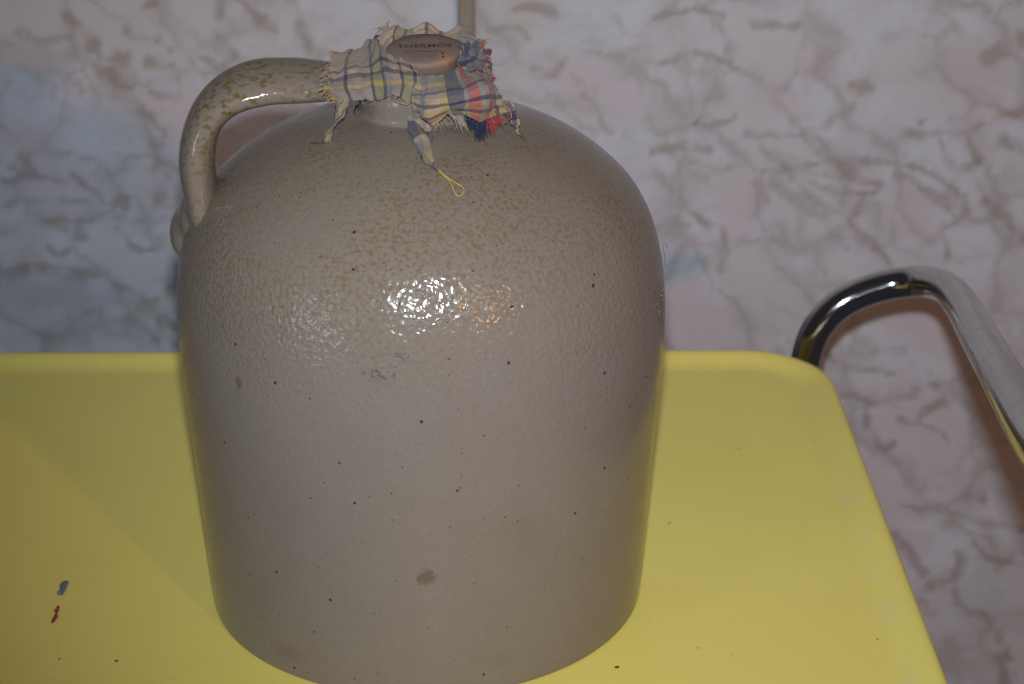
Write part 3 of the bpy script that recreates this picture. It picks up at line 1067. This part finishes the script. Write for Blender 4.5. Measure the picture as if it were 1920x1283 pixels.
# ------------------------------------------------------------------ plaid cloth
cloth_c = np.array((0.002, 0.0, 0.2510))
cloth = thing('plaid_cloth', 'torn plaid cotton rag with frayed edges tucked round the stopper', 'cloth', tuple(cloth_c))
edge_threads = {'cream': [], 'navy': [], 'red': [], 'gold': []}


def patch(name, rows, u, v, n=64, m=64, wr=0.0010, seed=1, fray=(), label=None, thick=0.0006, fold=None, edge_j=0.0008):
    """cloth sheet through a grid of (px, py, Y) control points; u, v are ranges on the woven pattern."""
    G = np.array([[at_y(*q) for q in r] for r in rows])
    A = np.stack([spline(r, n) for r in G])                      # rows x n x 3
    S = np.stack([spline(A[:, j], m) for j in range(n)], 1)      # m x n x 3
    uu, vv = np.meshgrid(np.linspace(0, 1, n), np.linspace(0, 1, m))
    du, dv = np.gradient(S, axis=1), np.gradient(S, axis=0)
    N = np.cross(du, dv)
    N /= np.linalg.norm(N, axis=2)[..., None] + 1e-12
    h = vnoise(uu * 3.0, vv * 3.0, 1.0, seed, 3, 0.55) * wr * 1.6 + vnoise(uu * 9, vv * 4, 1.0, seed + 5, 2) * wr * 0.5
    rdg = 1 - np.abs(vnoise(uu * 4.5 + vv * 1.5, vv * 3.0 - uu, 1.0, seed + 3, 2))
    h = h + wr * 0.65 * (np.clip(rdg, 0.6, 1) - 0.6) / 0.4
    if fold is not None:
        h = h + fold(uu, vv)
    S = S + N * h[..., None]
    # ragged torn outline
    ej = edge_j
    for (sl, ax, sg) in ((np.s_[0, :], 0, -1), (np.s_[-1, :], 0, 1), (np.s_[:, 0], 1, -1), (np.s_[:, -1], 1, 1)):
        D = np.gradient(S, axis=ax)[sl]
        D = D / (np.linalg.norm(D, axis=1)[:, None] + 1e-9)
        t = np.linspace(0, 1, len(D))
        S[sl] = S[sl] + D * (sg * ej * (vnoise(t * 24, t * 3, 1.0, seed + 9 + ax + sg, 2))[:, None])
    Vt = S.reshape(-1, 3)
    Fq = [(i * n + j, i * n + j + 1, (i + 1) * n + j + 1, (i + 1) * n + j) for i in range(m - 1) for j in range(n - 1)]
    me = mesh_from(name, Vt, Fq)
    ul = me.uv_layers.new(name='UVMap')
    U = (u[0] + (u[1] - u[0]) * uu).reshape(-1)
    W = (v[0] + (v[1] - v[0]) * vv).reshape(-1)
    li = np.empty(len(me.loops), int)
    me.loops.foreach_get('vertex_index', li)
    ul.data.foreach_set('uv', np.stack([U[li], W[li]], 1).ravel())
    o = obj(name, me, MAT_PLAID, cloth)
    sd = o.modifiers.new('thickness', 'SOLIDIFY')
    sd.thickness = thick
    sd.offset = 0
    if label:
        o['label'] = label
    for side, count, length, colour in fray:
        line, inn = {'l': (S[:, 0], S[:, 3]), 'r': (S[:, -1], S[:, -4]), 't': (S[0], S[3]), 'b': (S[-1], S[-4])}[side[0]]
        lo, hi = (0, 1) if len(side) == 1 else side[1:]
        for _ in range(count):
            t = RNG.uniform(lo, hi) * (len(line) - 1)
            i = int(t)
            P = line[i]
            D = P - inn[i]
            D /= np.linalg.norm(D) + 1e-9
            L = length * RNG.uniform(0.35, 1.2)
            J = RNG.normal(0, 0.38, 3)
            q = [P - D * 0.001, P + D * L * 0.35 + J * L * 0.12, P + D * L * 0.7 + J * L * 0.35 + np.array((0, 0, -0.12)) * L, P + D * L + J * L * 0.62 + np.array((0, 0, -0.3)) * L]
            edge_threads[colour].append(tube_geo(spline(q, 7), RNG.uniform(0.00006, 0.00013), 4))
    return S


left = [[(634, 98, 0.0020), (666, 86, 0.0120), (700, 77, 0.0190), (722, 84, 0.0150), (742, 98, 0.0060)],
        [(622, 106, -0.0060), (662, 100, 0.0020), (702, 92, 0.0070), (728, 98, 0.0030), (752, 110, -0.0060)],
        [(618, 128, -0.0175), (658, 122, -0.0110), (704, 113, -0.0060), (738, 114, -0.0090), (770, 128, -0.0150)],
        [(615, 148, -0.0255), (658, 144, -0.0200), (706, 136, -0.0175), (744, 133, -0.0195), (785, 142, -0.0215)],
        [(617, 167, -0.0310), (660, 164, -0.0265), (708, 159, -0.0240), (748, 157, -0.0250), (784, 160, -0.0255)],
        [(634, 191, -0.0320), (668, 189, -0.0290), (712, 184, -0.0275), (745, 180, -0.0285), (774, 203, -0.0290)]]
patch('cloth_flap', left, (0.0, 0.405), (0.02, 0.49), seed=11, wr=0.0016,
      fray=(('l', 90, 0.0035, 'cream'), ('b', 40, 0.002, 'cream'), ('t', 26, 0.0025, 'cream'), (('l', 0.75, 1.0), 30, 0.004, 'gold')),
      label='cream plaid flap hanging over the handle end', fold=lambda a, b: 0.0024 * np.exp(-((a - 0.30 - 0.25 * b) / 0.10) ** 2) * np.exp(-((b - 0.25) / 0.25) ** 2) - 0.0022 * np.exp(-((a - 0.47 - 0.2 * b) / 0.08) ** 2) * np.exp(-((b - 0.3) / 0.25) ** 2))

front = [[(782, 142, -0.0185), (806, 141, -0.0200), (838, 134, -0.0195), (868, 118, -0.0165), (892, 108, -0.0110)],
         [(776, 158, -0.0250), (808, 160, -0.0270), (842, 152, -0.0270), (884, 136, -0.0230), (914, 124, -0.0150)],
         [(770, 178, -0.0290), (808, 180, -0.0320), (848, 172, -0.0325), (898, 160, -0.0280), (932, 150, -0.0180)],
         [(769, 198, -0.0300), (808, 202, -0.0345), (850, 192, -0.0360), (906, 186, -0.0320), (946, 174, -0.0220)],
         [(776, 216, -0.0300), (810, 219, -0.0350), (852, 206, -0.0375), (904, 208, -0.0340), (954, 192, -0.0250)],
         [(796, 232, -0.0295), (820, 231, -0.0345), (858, 216, -0.0380), (900, 226, -0.0350), (957, 204, -0.0270)]]
patch('cloth_flap', front, (0.398, 1.0), (0.50, 0.93), seed=23, wr=0.0018,
      fray=(('b', 60, 0.003, 'cream'), (('b', 0.38, 0.56), 60, 0.0060, 'cream'), (('b', 0.58, 0.80), 260, 0.0050, 'navy'), (('b', 0.80, 0.93), 120, 0.0042, 'red'), ('r', 40, 0.003, 'cream'), (('l', 0.5, 1.0), 25, 0.002, 'cream')),
      label='front flap with navy and red stripes hanging over the neck', fold=lambda a, b: 0.0030 * np.sin(a * 13 + b * 2.0) * np.clip(b * 1.4, 0, 1) + 0.0030 * np.exp(-((a - 0.33) / 0.08) ** 2) * b)

back = [[(724, 46, 0.0200), (748, 52, 0.0240), (782, 49, 0.0270), (822, 53, 0.0280), (866, 58, 0.0260), (914, 70, 0.0190)],
        [(712, 62, 0.0150), (746, 58, 0.0200), (782, 54, 0.0235), (822, 58, 0.0245), (866, 64, 0.0225), (906, 78, 0.0150)],
        [(714, 84, 0.0080), (740, 70, 0.0150), (782, 62, 0.0200), (822, 64, 0.0205), (862, 72, 0.0180), (896, 86, 0.0110)],
        [(730, 108, -0.0030), (744, 92, 0.0080), (784, 80, 0.0160), (822, 80, 0.0165), (858, 88, 0.0130), (880, 98, 0.0050)]]
patch('cloth_flap', back, (0.10, 0.56), (0.03, 0.29), seed=37, wr=0.0014, fray=(('t', 34, 0.0022, 'cream'), ('r', 14, 0.003, 'cream'), ('l', 14, 0.003, 'navy')),
      label='rear flap standing up behind the stopper', fold=lambda a, b: 0.0022 * np.sin(a * 20 + 1.5) * (1 - b))

right = [[(862, 92, -0.0060), (880, 80, 0.0010), (900, 79, 0.0050), (914, 92, 0.0060)],
         [(866, 106, -0.0140), (884, 96, -0.0110), (902, 94, -0.0060), (917, 108, 0.0010)],
         [(862, 120, -0.0170), (884, 108, -0.0190), (904, 112, -0.0150), (919, 126, -0.0050)],
         [(872, 132, -0.0190), (890, 124, -0.0220), (906, 130, -0.0190), (922, 142, -0.0110)],
         [(880, 142, -0.0200), (894, 138, -0.0230), (912, 144, -0.0200), (930, 156, -0.0150)]]
patch('cloth_tuck', right, (0.655, 0.84), (0.60, 0.87), seed=53, wr=0.0024, n=80, m=80, fray=(('r', 20, 0.003, 'cream'), ('t', 16, 0.003, 'navy')), label='crumpled navy and red tuck beside the stopper',
      fold=lambda a, b: 0.0010 * np.sin(b * 19 + a * 8) + 0.0010 * np.sin(a * 21 - b * 7))
# edge seen standing up behind the right tuck
side = [[(905, 84, 0.012), (920, 104, 0.010), (921, 128, 0.004), (926, 150, -0.004)],
        [(896, 92, 0.006), (912, 108, 0.004), (916, 130, -0.003), (922, 154, -0.010)],
        [(888, 104, 0.000), (902, 116, -0.004), (908, 134, -0.010), (916, 158, -0.016)]]
patch('cloth_tuck', side, (0.90, 0.98), (0.0, 0.25), n=40, m=24, seed=67, wr=0.0016, fray=(('t', 24, 0.003, 'cream'),))


def ribbon(name, ctrl, widths, u, v, seed, twist=2.5, thick=0.28, lift=None):
    """twisted, rolled-up torn strip"""
    P = spline(ctrl, 48)
    t = np.linspace(0, 1, 48)
    w = np.interp(t, np.linspace(0, 1, len(widths)), widths)
    P = P + 0.0007 * np.stack([vnoise(t * 9, t * 0 + k, 1.0, seed + k, 2) for k in range(3)], 1)
    r2 = np.stack([w, w * thick * (1 + 0.4 * vnoise(t * 7, t, 1.0, seed + 8, 1))], 1)
    V, F = tube_geo(P, r2, 14, twist=t * twist + 0.6 * vnoise(t * 4, t, 1.0, seed + 4, 1))
    # crumple
    g = vnoise(np.repeat(t, 14) * 14, np.tile(np.arange(14), 48) * 0.9, 1.0, seed + 12, 2)
    ctr = np.repeat(P, 14, 0)
    V = ctr + (V - ctr) * (1 + 0.55 * g)[:, None]
    me = mesh_from(name, V, F)
    ul = me.uv_layers.new(name='UVMap')
    li = np.empty(len(me.loops), int)
    me.loops.foreach_get('vertex_index', li)
    a = np.tile(np.abs(np.arange(14) - 7) / 7, 48)
    b = np.repeat(t, 14)
    U = u[0] + (u[1] - u[0]) * a
    W = v[0] + (v[1] - v[0]) * b
    ul.data.foreach_set('uv', np.stack([U[li], W[li]], 1).ravel())
    return obj(name, me, MAT_PLAID, cloth)


ribbon('cloth_tail', [at_y(646, 186, -0.0300), at_y(640, 205, -0.0300), at_y(628, 232, -0.0300), at_y(617, 252, -0.031), at_y(608, 267, -0.032)], [0.0030, 0.0024, 0.0024, 0.0022, 0.0009], (0.15, 0.26), (0.0, 0.25), 81, twist=4.0)
ribbon('cloth_tail', [at_y(768, 192, -0.0290), at_y(771, 212, -0.0320), at_y(780, 238, -0.0360), at_y(793, 266, -0.0420), hit_jug(800, 292, 0.0030), hit_jug(812, 310, 0.0022), hit_jug(828, 326, 0.0012)],
       [0.0012, 0.0024, 0.0034, 0.0030, 0.0026, 0.0020, 0.0007], (0.40, 0.52), (0.70, 0.86), 91, twist=3.5)
ribbon('cloth_tail', [at_y(782, 225, -0.0330), at_y(800, 240, -0.0370), at_y(808, 256, -0.0400), at_y(806, 276, -0.0420)], [0.0018, 0.0022, 0.0018, 0.0006], (0.40, 0.46), (0.70, 0.78), 95, twist=1.2)
ribbon('cloth_tail', [at_y(952, 196, -0.0250), at_y(960, 216, -0.0260), at_y(968, 236, -0.0275), at_y(976, 250, -0.029), at_y(985, 264, -0.030)], [0.0026, 0.0022, 0.0018, 0.0015, 0.0006], (0.93, 0.97), (0.72, 0.86), 99, twist=2.0)

# yellow thread loop lying on the shoulder, plus stray threads
lp = [(806, 250), (802, 280), (806, 302), (822, 318), (840, 334), (856, 344), (868, 352), (869, 361), (861, 368), (853, 363), (848, 350), (842, 339), (826, 324), (812, 312)]
lp3 = [at_y(806, 250, -0.039), at_y(803, 276, -0.0425)] + [hit_jug(x, y, 0.0010) for x, y in lp[2:]]
V, F = tube_geo(spline(lp3, 120), 0.00026, 6)
tl = obj('thread_loop', mesh_from('thread_loop', V, F), MAT_GOLD, cloth)
tl['label'] = 'yellow thread ending in a loop on the shoulder'
stray = [
    ('cream', [at_y(740, 182, -0.028), at_y(742, 190, -0.030), at_y(752, 194, -0.031), at_y(764, 197, -0.031)]),
    ('navy', [at_y(607, 267, -0.031), at_y(600, 270, -0.0315), at_y(590, 268, -0.031), at_y(583, 269, -0.031)]),
    ('red', [at_y(950, 205, -0.027), at_y(958, 220, -0.029), at_y(948, 228, -0.030), at_y(932, 226, -0.030), at_y(940, 232, -0.030)]),
    ('cream', [at_y(942, 196, -0.027), at_y(956, 208, -0.029), at_y(958, 222, -0.029), at_y(944, 230, -0.030)]),
    ('cream', [at_y(868, 212, -0.037), at_y(866, 224, -0.038), at_y(871, 238, -0.038)]),
    ('gold', [at_y(868, 208, -0.037), at_y(876, 220, -0.038), at_y(888, 230, -0.039)]),
    ('navy', [at_y(706, 76, 0.02), at_y(702, 70, 0.02), at_y(708, 66, 0.02), at_y(703, 78, 0.02)]),
    ('navy', [at_y(712, 74, 0.02), at_y(706, 68, 0.019), at_y(700, 74, 0.019), at_y(709, 80, 0.019)]),
    ('cream', [at_y(905, 110, -0.006), at_y(914, 104, -0.004), at_y(918, 114, -0.006), at_y(908, 120, -0.01), at_y(903, 112, -0.008)]),
    ('navy', [at_y(728, 52, 0.02), at_y(726, 44, 0.02), at_y(730, 40, 0.02)]),
    ('cream', [at_y(700, 84, 0.016), at_y(712, 78, 0.018), at_y(724, 50, 0.02)]),
    ('cream', [at_y(908, 84, 0.016), at_y(916, 80, 0.018), at_y(922, 70, 0.018)]),
]
for cname, pts in stray:
    edge_threads[cname].append(tube_geo(spline(pts, 24), 0.00017, 5))
for cname, mat in (('cream', MAT_CREAM), ('navy', MAT_NAVY), ('red', MAT_RED), ('gold', MAT_GOLD)):
    V, F = merge(edge_threads[cname])
    o = obj('frayed_threads', mesh_from('frayed_threads', V, F), mat, cloth)
    o['kind'] = 'stuff'
